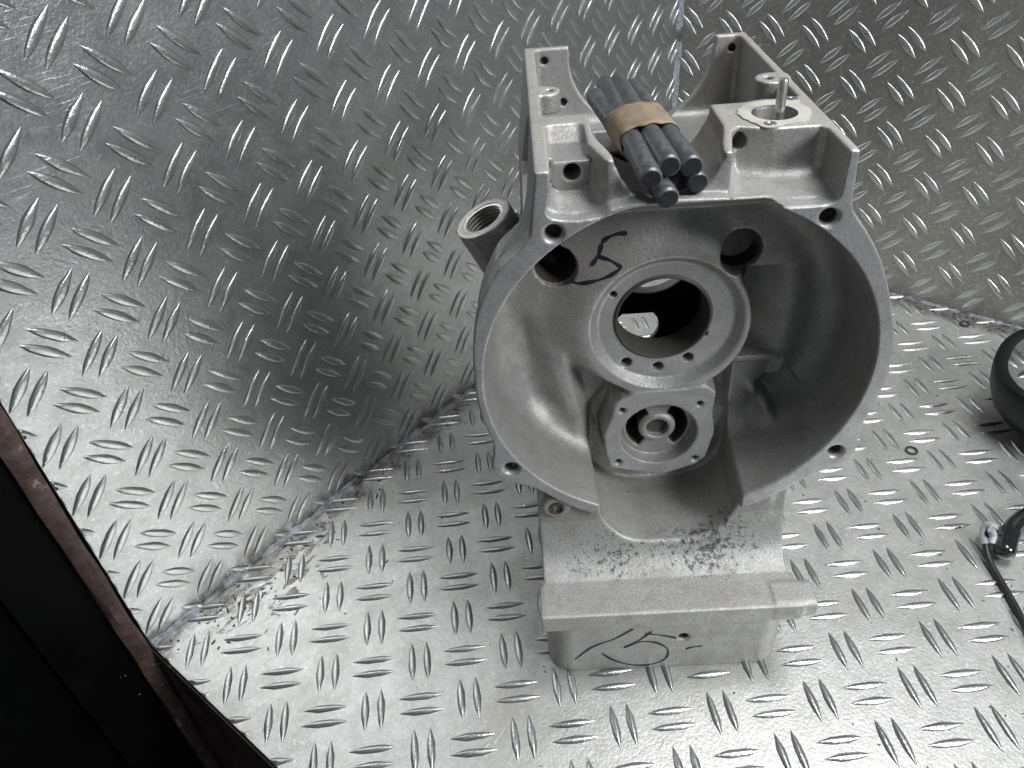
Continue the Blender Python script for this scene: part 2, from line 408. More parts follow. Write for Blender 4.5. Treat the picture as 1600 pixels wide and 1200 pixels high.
tag(flakes('grime_flakes', [(21.5 + r.gauss(0, 1.3), abs(r.gauss(.35, .55)) + .15, r.uniform(.008, .035)) for _ in range(90)] +
       [(x_, abs(r.gauss(.2, .25)) + .1, r.uniform(.012, .05)) for x_ in np.linspace(4, 20, 70)], M_grime, 5), 'dry dark dirt flakes scattered beside the left welded joint of the tray floor', 'dirt')
tag(flakes('metal_swarf', [(abs(r.gauss(.2, .25)) + .1, r.uniform(8, 13.5), r.uniform(.012, .05)) for _ in range(90)] +
       [(r.uniform(2, 21), r.uniform(2, 17), r.uniform(.008, .022)) for _ in range(160)], M_grime, 6), 'tiny dark metal crumbs along the right welded joint and over the tray floor', 'swarf')

# frame of the tray and dark sheets standing in for the unlit space beyond
fr = empty('steel_frame', (XE, 0, 0), 0, 'rusty brown painted steel frame round the front edge of the chequer plate tray', 'frame')
def rough_bar(name, x0, x1, prof, axis, a0, a1, parent, m, seed):
    """bar with wavy rounded outer edge; prof list of (x, other) swept along axis"""
    V = []; F = []; n = 60; K = len(prof)
    for i in range(n + 1):
        a = a0 + (a1 - a0) * i / n
        for k, (px, po) in enumerate(prof):
            d = .05 * mnoise.noise((a * .8, k * 1.7, seed)) + .02 * mnoise.noise((a * 4, k, seed))
            if axis == 'z': V.append((px + d - XE, po + d * .3, a))
            else: V.append((px + d - XE, a, po + d * .3))
    for i in range(n):
        for k in range(K): F.append((i * K + k, i * K + (k + 1) % K, (i + 1) * K + (k + 1) % K, (i + 1) * K + k))
    F.append(tuple(range(K))); F.append(tuple(n * K + k for k in range(K))[::-1])
    return mesh_obj(name, V, F, m, parent)
rough_bar('upright_rail', 0, 0, [(XE + .06, -.6), (XE + .06, .02), (XE + .14, .07), (XE + .30, .05), (XE + .42, -.05), (XE + .44, -.6)], 'z', -14, 13.4, fr, M_rust, 1.3)
mesh_obj('front_apron', *box(.015, .05, .0, 20, -14, -.125), M_rust, fr, smooth=False)
mesh_obj('dark_sheet', *box(.40, 1.7, -.55, -.25, -14, 13), M_green, fr, smooth=False)
mesh_obj('dark_sheet', *box(1.7, 9.0, -.9, -.6, -14, 13), M_green, fr, smooth=False)
g = mesh_obj('workshop_floor', *box(-60, 90, -60, 90, -22.3, -22), M_black, smooth=False); g['kind'] = 'structure'

# ------------------------------------------------------------------ crankcase as one cast body (signed distances, then skinned)
OC = np.array([17.1451141, 9.64185869, 0.0]); YAW = math.radians(129)
EX = np.array([math.cos(YAW), math.sin(YAW), 0]); BY = np.array([-math.sin(YAW), math.cos(YAW), 0])
def loc2w(p): return OC + EX * p[0] + BY * p[1] + np.array([0, 0, p[2]])
case = empty('engine_crankcase', tuple(OC), YAW, 'large bare cast aluminium engine crankcase with round bell housing, standing on the tray floor', 'engine crankcase')
CX, CZ, RB = .06, 6.80, 3.27
def smin(a, b, k):
    h = np.maximum(k - np.abs(a - b), 0) / k; return np.minimum(a, b) - h * h * k * .25
def smax(a, b, k): return -smin(-a, -b, k)
def ss(a, b, x):
    t = np.clip((x - a) / (b - a), 0, 1); return t * t * (3 - 2 * t)
def rect2(a, b, a0, a1, b0, b1, r=0):
    da = np.abs(a - (a0 + a1) / 2) - (a1 - a0) / 2 + r; db = np.abs(b - (b0 + b1) / 2) - (b1 - b0) / 2 + r
    return np.sqrt(np.maximum(da, 0) ** 2 + np.maximum(db, 0) ** 2) + np.minimum(np.maximum(da, db), 0) - r
def rng(a, a0, a1): return np.abs(a - (a0 + a1) / 2) - (a1 - a0) / 2
def poly2(a, b, P):
    """signed distance to polygon in 2D"""
    a, b = np.broadcast_arrays(a, b); d = np.full(a.shape, 1e9); s = np.ones(a.shape); n = len(P)
    for i in range(n):
        x0, y0 = P[i]; x1, y1 = P[i - 1]; ex, ey = x1 - x0, y1 - y0; wx, wy = a - x0, b - y0
        t = np.clip((wx * ex + wy * ey) / (ex * ex + ey * ey), 0, 1); d = np.minimum(d, (wx - ex * t) ** 2 + (wy - ey * t) ** 2)
        c1 = b >= y0; c2 = b < y1; c3 = ex * wy > ey * wx
        s = np.where((c1 & c2 & c3) | (~c1 & ~c2 & ~c3), -s, s)
    return s * np.sqrt(d)
def capsule2(x, z, x0, z0, x1, z1):
    ex, ez = x1 - x0, z1 - z0; t = np.clip(((x - x0) * ex + (z - z0) * ez) / (ex * ex + ez * ez), 0, 1)
    return np.hypot(x - x0 - ex * t, z - z0 - ez * t)

BOREC = (.04, 7.06); BOSSC = (.10, 6.90); PUMP = (.06, 4.40)
def pump_pad2(x, z):
    P = [(-.84, 5.30), (-.70, 5.42), (-.45, 5.50), (.55, 5.52), (.95, 5.58), (1.12, 5.42), (1.10, 4.9), (1.18, 4.35), (1.05, 3.72), (.85, 3.52), (.2, 3.28), (-.5, 3.44), (-.92, 3.58), (-1.02, 4.0), (-1.06, 4.45), (-.90, 4.95)]
    return poly2(x, z, P)
def web_depth(x, z):
    """depth (local y) of the face at the back of the bell housing, x,z 2-D arrays"""
    r = np.hypot(x - CX, z - CZ); D = 2.74 + .10 * ss(2.2, 3.0, r)
    # lower half set deeper left and right of a rib running down-left from the boss
    ribL = (x + 1.72 + .21 * (z - 6.0)); ribR = (x - 1.42)
    low = ss(6.6, 6.2, z)
    D = D + .34 * low * ss(-.05, .22, ribL) * ss(.06, -.04, ribR)
    D = D - .06 * low * np.exp(-((ribL + .16) / .2) ** 2)
    D = D + .16 * ss(7.6, 6.6, z) * ss(-.2, -.7, ribL) * ss(-2.9, -2.4, x) * ss(4.6, 5.2, z)
    # sunk pocket on the right with sharp left and lower edges
    pk = rect2(x, z, 1.30, 2.55, 6.02, 7.92, .18)
    D = D + .52 * ss(.03, -.04, pk) * (1 - ss(1.45, 2.5, x) ** .8)
    D = D + .10 * ss(2.2, 2.9, x) * ss(8.6, 7.8, z) * ss(4.6, 5.6, z)
    # right lower panel and its corner boss
    D = D + .20 * ss(1.46, 1.6, x) * ss(5.9, 5.75, z) * ss(2.3, 2.1, x + .2 * (5 - z))
    ux, uz = (x - 2.55) * .80 + (z - 5.05) * .60, -(x - 2.55) * .60 + (z - 5.05) * .80
    D = D + .40 * ss(.06, -.10, rect2(ux, uz, -.36, .36, -.42, .42, .1)) * (.45 + .55 * ss(.45, -.35, ux))
    D = D - .14 * np.exp(-((ux + .50) / .10) ** 2) * ss(.7, .3, np.abs(uz))
    # broad lip across the top
    D = D - .16 * ss(9.1, 9.45, z) * ss(1.3, 1.1, x) * ss(-1.2, -.9, x)
    D = np.minimum(D, 3.3)
    # main bearing boss
    rb = np.hypot(x - BOSSC[0], z - BOSSC[1]); D0 = D
    boss = 2.47
    ul = ss(-.5, .8, (-(x - BOSSC[0]) + (z - BOSSC[1])) / (rb + 1e-6)); wd = .10 + .75 * ul
    D = np.where(rb < 1.50, np.minimum(D, boss), D + (np.minimum(D, boss) - D) * ss(1.50 + wd, 1.50, rb))
    # saddle joining the boss and the pump pad
    sad = rect2(x, z, -.48, .78, 5.2, 5.6, .05)
    D = D + (np.minimum(D, 2.44) - D) * ss(.26, -.0, sad)
    rf = np.hypot(x - .10, z - 6.97)
    D = D + .16 * np.clip((1.40 - rf) / .15, 0, 1)
    pp = pump_pad2(x, z)
    D = D + (np.minimum(D, 2.40) - D) * ss(.05, -.02, pp)
    return D
def holes_front(x, z):
    """list of (2d distance, y0, y1, chamfer) for bores running along y"""
    H = []
    for hx, hz, rr in ((-1.93, 9.645, .125), (2.08, 9.60, .13), (3.053, 4.881, .125), (-2.885, 4.913, .125)):
        H.append((np.hypot(x - hx, z - hz) - rr, .5, 1.42 if hz > 9 else 2.0, 1.15, .05))
    H.append((np.hypot(x - BOREC[0], z - BOREC[1]) - .845, 2.0, 3.5, None, 0))
    for hx, hz, rr in ((-.86, 7.62, .065), (.83, 6.66, .06)): H.append((np.hypot(x - hx, z - hz) - rr, 2.0, 3.2, None, 0))
    for hx, hz, rr in ((-.60, 6.10, .105), (.0, 5.96, .10), (.56, 6.13, .10)): H.append((np.hypot(x - hx, z - hz) - rr, 2.0, 3.7, None, 0))
    for hx, hz, rr in ((-1.86, 8.19, .375), (1.32, 8.30, .385)): H.append((np.hypot(x - hx, z - hz) - rr, 2.0, 4.6, 2.80, .03))
    for hx, hz in ((-.68, 5.08), (.82, 5.14), (-.74, 3.71), (.83, 3.69)): H.append((np.hypot(x - hx, z - hz) - .062, 2.0, 2.9, 2.40, .04))
    return H
def sdf(X, Y, Z, x2, z2, cache):
    """X (nx,1,1) Y (1,ny,1) Z (1,1,nz)"""
    c = cache
    ry = 3.43 - 1.1 * ss(2.9, 4.2, Y)
    d = smax(c['r'] - ry, rng(Y, 1.15, 4.2), .05)                                   # bell drum
    up = smax(c['upper'], rng(Y, 1.15, 7.6), .05); d = smin(d, up, .25)             # upper box
    d = np.maximum(d, 1.15 - Y); d = np.maximum(d, Z - 10.6)
    d = np.minimum(d, smax(c['flange'], rng(Y, 1.15, 1.50), .03))
    low = smax(np.maximum(c['plan_low'], Z - 5.5), -Z, .03); low = smax(low, 1.40 - Y, .05); d = smin(d, low, .12)
    # sump block with the sloping shoulder
    sh = np.maximum(c['yz_sh'], c['plan_sump']); d = smin(d, sh, .16)
    d = smin(d, smax(c['plan_sump'], rng(Z, 0, 2.0), .02), .03)
    bar = smax(rect2(Y, Z, -.20, .62, 1.72, 2.16, .05), rng(X, -2.52, 2.52), .03); d = smin(d, bar, .06)
    lug = smax(rect2(Y, Z, -.19, .46, 1.74, 2.18, .14), rng(X, 2.0, 2.80), .03); d = smin(d, lug, .06)
    # boss with the threaded insert and the filler boss
    d = smin(d, smax(c['insb'], rng(Y, 1.22, 2.2), .02), .05)
    # carve the bell
    cone = c['r'] - (RB - .04 * (Y - 1.15))
    cav = smax(cone, Y - c['web'], .50); cav = smax(cav, Z - (9.985 - .5 * np.maximum(Y - 1.15, 0)), .05)  # bell cavity stops at the throat
    d = smax(d, -cav, .03)
    th = smax(c['throat'] - .05 * (Y - 1.2), Y - c['webth'], .12); th = np.maximum(th, .9 - Y)
    d = smax(d, -th, .06)
    # pump pad recess
    pr = c['pumpr']; rec = np.maximum(pr - .76, rng(Y, 2.0, 2.62 + .08 * np.clip(pr / .76, 0, 1))); rec = np.minimum(rec, np.maximum(c['kid'], rng(Y, 2.0, 3.6)))
    hub = np.maximum(pr - .335, 2.61 - Y)
    rec = np.maximum(rec, -hub); rec = np.minimum(rec, np.maximum(pr - .225, rng(Y, 2.0, 2.75)))
    d = np.maximum(d, -rec)
    for h, y0, y1, yc, ch in c['holes']:
        hh = h if yc is None else h - np.clip(ch - np.abs(Y - yc), 0, ch)
        d = np.maximum(d, -np.maximum(hh, rng(Y, y0, y1)))
    # ---- top deck
    d = smax(d, -np.maximum(c['front_cut'], rng(Y, .5, 1.40)), .03)
    d = smax(d, -smax(smax(c['bayL'], 9.84 + .12 * ss(1.3, 2.1, Y) - Z, .22), 0 * Z - 1, .01), .03)
    d = smax(d, -smax(c['bayR'], 9.825 + .10 * (Y - 1.4) - Z, .22), .03)
    d = smax(d, -smax(c['pocketL'], 10.40 + .5 * np.maximum(Y - 2.7, 0) - Z, .12), .02)
    d = smin(d, smax(c['bossL'], rng(Y, 1.93, 2.6), .02), .01)
    d = np.maximum(d, -np.maximum(c['holeL'], rng(Y, 1.8, 2.95))); d = np.maximum(d, -np.maximum(c['holeR'], rng(Y, 1.5, 3.6)))
    tr = c['trough'] + .0 * Y - .20 * ss(1.45, 2.6, Y)
    d = smax(d, -np.maximum(tr, rng(Y, 1.32, 3.8)), .03)
    ch = smax(c['chamber'], c['chz'] - Z, .25); d = smax(d, -ch, .03)
    d = np.maximum(d, -np.maximum(c['backcut'], rng(Y, 7.2, 7.8)))
    for h in c['bholes']: d = np.maximum(d, -np.maximum(h, rng(Y, 7.0, 7.53)))
    d = smin(d, smax(c['lugs'], rng(Z, 10.25, 10.6), .02), .05)
    d = np.maximum(d, -np.maximum(c['lugh'], rng(Z, 10.3, 10.8)))
    d = np.maximum(d, -np.maximum(c['oval'], rng(Z, 9.6, 10.9)))
    # ---- inside of the crankcase
    ins = smax(rect2(X, Z, -1.3, 1.75, .35, 9.0, .4), rng(Y, 3.25, 7.25), .2); ins = np.maximum(ins, Z - 8.5)
    d = np.maximum(d, -ins)
    d = np.maximum(d, -np.maximum(rect2(X, Y, -.95, -.15, 4.6, 6.8, .2), rng(Z, 8.0, 9.6)))  # added slot that lets light into the crank cavity
    d = np.maximum(d, -np.maximum(c['rear'], rng(Y, 7.0, 7.8)))
    d = np.maximum(d, -np.maximum(np.hypot(X - .33, Z - 1.03) - .10 - np.clip(.04 - np.abs(Y), 0, .04), rng(Y, -.2, 1.6)))
    d = smin(d, c['port'](X, Y, Z), .10)
    d = np.maximum(d, c['portcut'](X, Y, Z)); 
    d = np.maximum(d, -c['porth'](X, Y, Z))
    return d
PORT = np.array([-3.13, 4.0, 8.62]); PD = np.array([-.40, -.10, .91]); PD /= np.linalg.norm(PD)
def axial(X, Y, Z, p, d):
    t = (X - p[0]) * d[0] + (Y - p[1]) * d[1] + (Z - p[2]) * d[2]
    rr = np.sqrt(np.maximum((X - p[0]) ** 2 + (Y - p[1]) ** 2 + (Z - p[2]) ** 2 - t * t, 0)); return t, rr
def port_f(X, Y, Z):
    t, rr = axial(X, Y, Z, PORT, PD)
    a = np.maximum(rr - (.56 + .0 * t), np.maximum(t, -2.0 - t)) * .9
    # web of metal joining the boss and the side of the case
    web = np.maximum(np.maximum(np.abs((Y - 4.0)) - .46, (X + 1.8)), np.maximum(t + .1 + .9 * np.maximum(X + 2.9, 0), (-X - 3.3 - (Z - 8.4) * .46)) )
    return smin(a, np.maximum(web, 6.2 - Z), .12)
def portcut_f(X, Y, Z):
    t, rr = axial(X, Y, Z, PORT, PD); return np.where((X < -2.1) & (rr < 1.6), t, -1.0)
def porth_f(X, Y, Z):
    t, rr = axial(X, Y, Z, PORT, PD); return np.maximum(rr - .415, -1.2 - t)
def make_cache(xs, zs, Xs, Ys, Zs):
    x, z = np.meshgrid(xs, zs, indexing='ij'); c = {}
    e = lambda a: a[:, None, :]
    r = np.hypot(x - CX, z - CZ); c['r'] = e(r)
    fl = np.minimum(r - 3.42, np.hypot(x - CX - .08, z - CZ + .12) - 3.46)
    for hx, hz in ((3.053, 4.881), (-2.885, 4.913)): fl = smin(fl, np.hypot(x - hx, z - hz) - .27, .7)
    P = [(-2.16, 10.6), (-2.20, 9.95), (-2.27, 9.64), (-2.48, 9.38), (-2.77, 9.12), (-2.96, 8.84), (-3.12, 8.52), (-3.24, 8.15), (-3.32, 7.7), (-3.36, 7.2), (-2.0, 6.5), (2.2, 6.5), (3.50, 7.1), (3.44, 7.6), (3.36, 7.98), (3.24, 8.30), (3.02, 8.80), (2.86, 9.08), (2.68, 9.34), (2.42, 9.68), (2.36, 9.9), (2.33, 10.6)]
    fl = np.minimum(fl, poly2(x, z, P)); c['flange'] = e(fl)
    c['upper'] = e(poly2(x, z, [(-2.16, 10.6), (-2.42, 8.6), (-2.45, 4.5), (2.5, 4.5), (2.45, 8.6), (2.33, 10.6)]))
    c['gap'] = e(np.maximum(rect2(x, z, -1.24, 1.52, 2.9, 5.4), -(z - 3.0)))
    tip = poly2(x, z, [(-1.24, 4.2), (-1.24, 3.2), (1.50, 3.2), (1.62, 4.2), (1.2, 5.2), (-1.24, 5.2)])
    c['throat'] = e(rect2(x, z, -1.23, 1.47, 2.66, 5.4, .95))
    c['web'] = e(web_depth(x, z)); pq = pump_pad2(x, z); c['webth'] = e(3.14 + (2.40 - 3.14) * ss(.05, -.02, pq)); c['pumpr'] = e(np.hypot(x - PUMP[0], z - PUMP[1]))
    pr = np.hypot(x - PUMP[0], z - PUMP[1]); ang = np.arctan2(z - PUMP[1], x - PUMP[0])
    up = np.minimum(np.abs(ang - .02 * math.pi) * .6, 9)
    kr = np.abs(pr - .56) - .16
    side = np.abs(x - PUMP[0]); low = -(z - PUMP[1])
    gap_top = .50 - np.abs(x - PUMP[0]) - .0; 
    fold = np.arctan2(z - PUMP[1] - .03, np.abs(x - PUMP[0]))
    c['kid'] = e(np.maximum(np.abs(pr - .50) - .125, (np.abs(fold - .03) - 1.02) * .5))
    c['spoke'] = e(np.maximum(np.abs(x - PUMP[0]) - .26, -(z - PUMP[1])))
    c['holes'] = [(e(a), b_, c_, d_, f_) for a, b_, c_, d_, f_ in holes_front(x, z)]
    c['front_cut'] = e(poly2(x, z, [(-1.94, 11.5), (-1.95, 10.3), (-2.02, 9.98), (-1.99, 9.92), (-1.92, 9.87), (-1.55, 9.82), (-1.38, 9.85), (-1.20, 9.94), (-.80, 10.03), (-.3, 10.05), (.33, 10.03), (.62, 10.0), (.72, 9.95), (.84, 9.87), (.95, 9.85), (1.9, 9.81), (2.03, 9.85), (2.08, 9.95), (2.19, 10.6), (2.19, 11.5)]))
    X, Y = np.meshgrid(xs, Ys, indexing='ij'); q = lambda a: a[:, :, None]
    c['plan_sump'] = q(rect2(X, Y, -2.43, 2.42, 0.0, 7.4, .55)); c['plan_low'] = q(rect2(X, Y, -2.38, 2.10, 1.3, 7.4, .1))
    c['bayL'] = q(poly2(X, Y, [(-1.94, .6), (-1.94, 2.15), (-1.36, 2.25), (-1.12, 1.45), (-1.02, 1.30), (-.9, .6)]) )
    c['bayL'] = q(poly2(X, Y, [(-1.94, .6), (-1.94, 2.08), (-1.32, 2.08), (-1.15, 1.46), (-1.11, 1.36), (-1.11, .6)]))
    c['bayR'] = q(poly2(X, Y, [(.60, .6), (.66, 1.5), (.82, 2.2), (.95, 2.36), (1.2, 2.25), (1.45, 2.18), (2.10, 2.16), (2.19, 2.05), (2.19, .6)]))
    c['pocketL'] = q(rect2(X, Y, -1.94, -1.33, 2.0, 3.05, .14))
    c['chamber'] = q(rect2(X, Y, -1.96, 2.19, 3.42, 7.40, .12))
    c['chamber'] = q(smax(rect2(X, Y, -1.96, 2.19, 3.42, 7.40, .12), -np.minimum(np.hypot(X - 1.64, Y - 2.84) - .66, np.hypot(X - 2.03, Y - 3.34) - .22), .0001 + .05))
    c['lugs'] = q(np.minimum(np.hypot(X + 1.86, Y - 4.75) - .27, np.hypot(X - 2.06, Y - 4.55) - .30)); c['lugh'] = q(np.minimum(np.hypot(X + 1.78, Y - 4.75) - .075, np.hypot(X - 1.98, Y - 4.55) - .09))
    c['oval'] = q(np.hypot(X - 1.60, Y - 2.78) - .36)
    y, zz = np.meshgrid(Ys, zs, indexing='ij')
    c['yz_sh'] = poly2(y, zz, [(.30, 1.8), (.30, 2.12)] + [(.60 + .78 * t, 2.17 + .34 * t + .95 * t ** 4.5) for t in np.linspace(0, 1, 22)] + [(1.42, 4.3), (7.4, 4.3), (7.4, 1.8)])[None]
    c['insb'] = e(np.hypot(x + 2.08, z - 3.72) - .27)
    c['pocket'] = 0
    c['bossL'] = e(np.hypot(x + 1.60, z - 10.22) - .34); c['bossL'] = np.maximum(c['bossL'], e(z - 10.41))
    c['holeL'] = e(np.hypot(x + 1.59, z - 10.24) - .135)
    c['holeR'] = e(np.hypot(x - .96, z - 10.38) - .135)
    c['trough'] = e(np.maximum(np.hypot(x + .24, z - 10.68) - .80, -(z - 9.6)))
    c['trough'] = e(smin(np.hypot(x + .24, z - 10.64) - .76, rect2(x, z, -1.0, .52, 10.5, 11.5), .1))
    c['chz'] = e(9.05 + .35 * np.clip((x - .2) ** 2 / 3.5, 0, 1) * 0 + .0 * x)
    c['backcut'] = e(np.minimum(np.hypot(x - .22, z - 10.42) - 1.48, rect2(x, z, -1.26, 1.72, 10.4, 11.5)))
    c['bholes'] = [e(np.hypot(x - a, z - b_) - .075) for a, b_ in ((-1.77, 10.37), (-1.40, 9.51), (2.06, 10.35))]
    c['rear'] = e(np.minimum(np.maximum(np.hypot(x - .30, z - 3.75) - .56, z - 4.16), np.hypot(x - .55, z - 5.85) - 1.12))
    c['port'] = port_f; c['portcut'] = portcut_f; c['porth'] = porth_f
    return c
HV = .0285
xs = np.arange(-4.15, 4.0, HV).astype(np.float32); ys = np.arange(-.30, 7.75, HV).astype(np.float32); zs = np.arange(-.05, 10.75, HV).astype(np.float32)
NX, NY, NZ = len(xs), len(ys), len(zs)
VOL = np.empty((NX, NY, NZ), np.float32)
cache = make_cache(xs, zs, None, ys, None)
def f32(c, sl):
    o = {}
    for k, v in c.items():
        if isinstance(v, np.ndarray):
            v = v.astype(np.float32)
            if v.ndim == 3 and v.shape[1] == NY and v.shape[0] == NX: v = v[:, sl]
            elif v.ndim == 3 and v.shape[0] == 1: v = v[:, sl]
        elif k in ('holes',): v = [(a.astype(np.float32), *r_) for a, *r_ in v]
        elif k == 'bholes': v = [a.astype(np.float32) for a in v]
        o[k] = v
    return o
cbase = {k: (v.astype(np.float32) if isinstance(v, np.ndarray) else v) for k, v in cache.items()}
SL = 12
for s in range(0, NY, SL):
    sl = slice(s, min(s + SL, NY))
    VOL[:, sl] = sdf(xs[:, None, None], ys[None, sl, None], zs[None, None, :], None, None, f32(cache, sl))
print('sdf', NX, NY, NZ, round(time.time() - T0, 1))
def surface_nets(V, org, h):
    S = V < 0; nx, ny, nz = V.shape
    cs = S[:-1, :-1, :-1].astype(np.int8)
    for dx, dy, dz in ((1, 0, 0), (0, 1, 0), (0, 0, 1), (1, 1, 0), (1, 0, 1), (0, 1, 1), (1, 1, 1)):
        cs += S[dx:nx - 1 + dx, dy:ny - 1 + dy, dz:nz - 1 + dz]
    act = np.argwhere((cs > 0) & (cs < 8)); idx = np.full(cs.shape, -1, np.int32); idx[tuple(act.T)] = np.arange(len(act)); del cs
    cor = [(a, b_, c_) for a in (0, 1) for b_ in (0, 1) for c_ in (0, 1)]
    val = {c: V[act[:, 0] + c[0], act[:, 1] + c[1], act[:, 2] + c[2]] for c in cor}
    acc = np.zeros((len(act), 3)); cnt = np.zeros(len(act))
    for a in cor:
        for ax in range(3):
            if a[ax]: continue
            b_ = list(a); b_[ax] = 1; b_ = tuple(b_); va, vb = val[a], val[b_]
            m_ = (va < 0) != (vb < 0); t = np.where(m_, va / np.where(m_, va - vb, 1), 0)
            for k in range(3): acc[:, k] += np.where(m_, a[k] + (t if k == ax else 0), 0)
            cnt += m_
    P = org + (act + acc / cnt[:, None]) * h
    Q = []
    for ax in range(3):
        sl0 = [slice(None)] * 3; sl1 = [slice(None)] * 3; sl0[ax] = slice(0, -1); sl1[ax] = slice(1, None)
        A_, B_ = S[tuple(sl0)], S[tuple(sl1)]; e = np.argwhere(A_ != B_)
        o1, o2 = [(1, 2), (2, 0), (0, 1)][ax]
        ok = (e[:, o1] > 0) & (e[:, o2] > 0) & (e[:, o1] < V.shape[o1] - 1) & (e[:, o2] < V.shape[o2] - 1); e = e[ok]
        ins = A_[tuple(e.T)]
        def cell(d1, d2):
            c = e.copy(); c[:, o1] -= d1; c[:, o2] -= d2; return idx[tuple(c.T)]
        q = np.stack([cell(1, 1), cell(0, 1), cell(0, 0), cell(1, 0)], 1)
        q[~ins] = q[~ins][:, ::-1]; Q.append(q)
    Q = np.concatenate(Q); Q = Q[(Q >= 0).all(1)]
    return P, Q
P, Q = surface_nets(VOL, np.array([xs[0], ys[0], zs[0]]), HV)
# gradient normals for machined-face detection
fc = P[Q].mean(1); e1 = P[Q[:, 2]] - P[Q[:, 0]]; e2 = P[Q[:, 3]] - P[Q[:, 1]]; fn = np.cross(e1, e2); fn /= np.linalg.norm(fn, axis=1)[:, None] + 1e-9
x_, y_, z_ = fc.T
# drop surfaces never reachable: keep all; classify parts
rr = np.hypot(x_ - CX, z_ - CZ); rboss = np.hypot(x_ - BOSSC[0], z_ - BOSSC[1])
part = np.zeros(len(Q), int)                                     # 0 crankcase_body
NAMES = ['crankcase_body', 'bell_housing', 'main_bearing_boss', 'pump_flange', 'top_deck', 'oil_sump', 'mounting_bar', 'filler_boss']
part[(y_ < 4.2) & (rr < 3.9) & (z_ < 10.0) & (z_ > 3.2)] = 1
part[(z_ > 9.72) | ((z_ > 8.9) & (y_ > 3.3))] = 4
part[(z_ <= 3.2)] = 5
part[(y_ > 2.3) & (y_ < 3.26) & (rboss < 1.56) & (z_ > 5.35)] = 2
part[(y_ > 2.25) & (y_ < 3.3) & (pump_pad2(x_, z_) < .04)] = 3
part[(z_ > 1.70) & (z_ < 2.26) & (y_ < .62) & (np.maximum(np.abs(x_) - 2.7, -1) < .15) & ((y_ < -.015) | (z_ > 2.0) | (np.abs(x_) > 2.45))] = 6
part[(x_ < -2.25) & (np.abs(y_ - 4.0) < .8) & (z_ > 6.0)] = 7
mac = np.zeros(len(Q), int)
mac[(np.abs(y_ - 1.15) < .02) & (fn[:, 1] < -.8) & (z_ > 3.35)] = 3
mac[(z_ > 10.57) & (fn[:, 2] > .7)] = 1
mac[(part == 3) & (y_ < 2.42) & (fn[:, 1] < -.8)] = 3
mac[(part == 2) & (fn[:, 1] < -.8) & (rboss < 1.5)] = 3
for h in ((-1.93, 9.645), (2.08, 9.60), (3.053, 4.881), (-2.885, 4.913)):
    mac[(np.hypot(x_ - h[0], z_ - h[1]) < .23) & (y_ < 1.8)] = 3; mac[(np.hypot(x_ - h[0], z_ - h[1]) < .16) & (y_ > 1.26) & (y_ < 2.6)] = 2
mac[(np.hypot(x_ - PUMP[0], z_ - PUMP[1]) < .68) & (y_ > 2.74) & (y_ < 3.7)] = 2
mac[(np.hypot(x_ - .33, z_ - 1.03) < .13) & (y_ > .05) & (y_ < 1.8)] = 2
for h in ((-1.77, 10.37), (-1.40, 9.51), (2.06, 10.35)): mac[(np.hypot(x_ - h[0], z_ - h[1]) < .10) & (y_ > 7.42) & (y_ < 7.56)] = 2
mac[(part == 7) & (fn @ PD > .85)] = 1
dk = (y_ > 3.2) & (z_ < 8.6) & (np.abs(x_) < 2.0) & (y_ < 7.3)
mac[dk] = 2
for h in ((-1.86, 8.19), (1.32, 8.30)): mac[(np.hypot(x_ - h[0], z_ - h[1]) < .46) & (y_ > 2.84)] = 2  # hole walls take the painted shade colour
rows = []
for k, nm in enumerate(NAMES):
    s = np.where(part == k)[0]
    if not len(s): continue
    q = Q[s]; u, inv = np.unique(q, return_inverse=True); inv = inv.reshape(q.shape)
    me = bpy.data.meshes.new(nm)
    me.vertices.add(len(u)); me.vertices.foreach_set('co', (P[u] * U).astype(np.float32).ravel())
    me.loops.add(inv.size); me.loops.foreach_set('vertex_index', inv.astype(np.int32).ravel())
    me.polygons.add(len(q)); me.polygons.foreach_set('loop_start', np.arange(0, inv.size, 4, dtype=np.int32))
    me.polygons.foreach_set('material_index', mac[s].astype(np.int32))
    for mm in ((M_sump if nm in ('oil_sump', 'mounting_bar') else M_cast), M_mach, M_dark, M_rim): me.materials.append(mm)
    me.update(calc_edges=True); me.validate(); me.polygons.foreach_set('use_smooth', np.ones(len(q), bool))
    o = bpy.data.objects.new(nm, me); SC.collection.objects.link(o); o.parent = case
print('case quads', len(Q), round(time.time() - T0, 1))
del VOL

# --- details on the crankcase
def front_surface(x, z, guess=None):
    return float(web_depth(np.array([[x]]), np.array([[z]]))[0, 0])
def stroke(pts, w_, depth, nseg=10):
    P_ = [np.array(p, float) for p in pts]; Qs = []
    for i in range(len(P_) - 1):
        a = P_[max(i - 1, 0)]; b_ = P_[i]; c = P_[i + 1]; d = P_[min(i + 2, len(P_) - 1)]
        for k in range(nseg):
            t = k / nseg; Qs.append(.5 * ((2 * b_) + (c - a) * t + (2 * a - 5 * b_ + 4 * c - d) * t * t + (3 * b_ - a - 3 * c + d) * t ** 3))
    Qs.append(P_[-1]); V = []; F = []; n = len(Qs)
    for i, q in enumerate(Qs):
        d = Qs[min(i + 1, n - 1)] - Qs[max(i - 1, 0)]; d /= np.linalg.norm(d) + 1e-9; nn = np.array([-d[1], d[0]])
        ww = w_ * (.8 + .25 * math.sin(i * .37)) * (.55 if i in (0, n - 1) else 1)
        for s in (-1, -.33, .33, 1):
            p = q + nn * s * ww / 2; V.append((p[0], depth(p[0], p[1]) - .006, p[1]))
    for i in range(n - 1):
        for k in range(3): F.append((i * 4 + k, i * 4 + k + 1, (i + 1) * 4 + k + 1, (i + 1) * 4 + k))
    return V, F
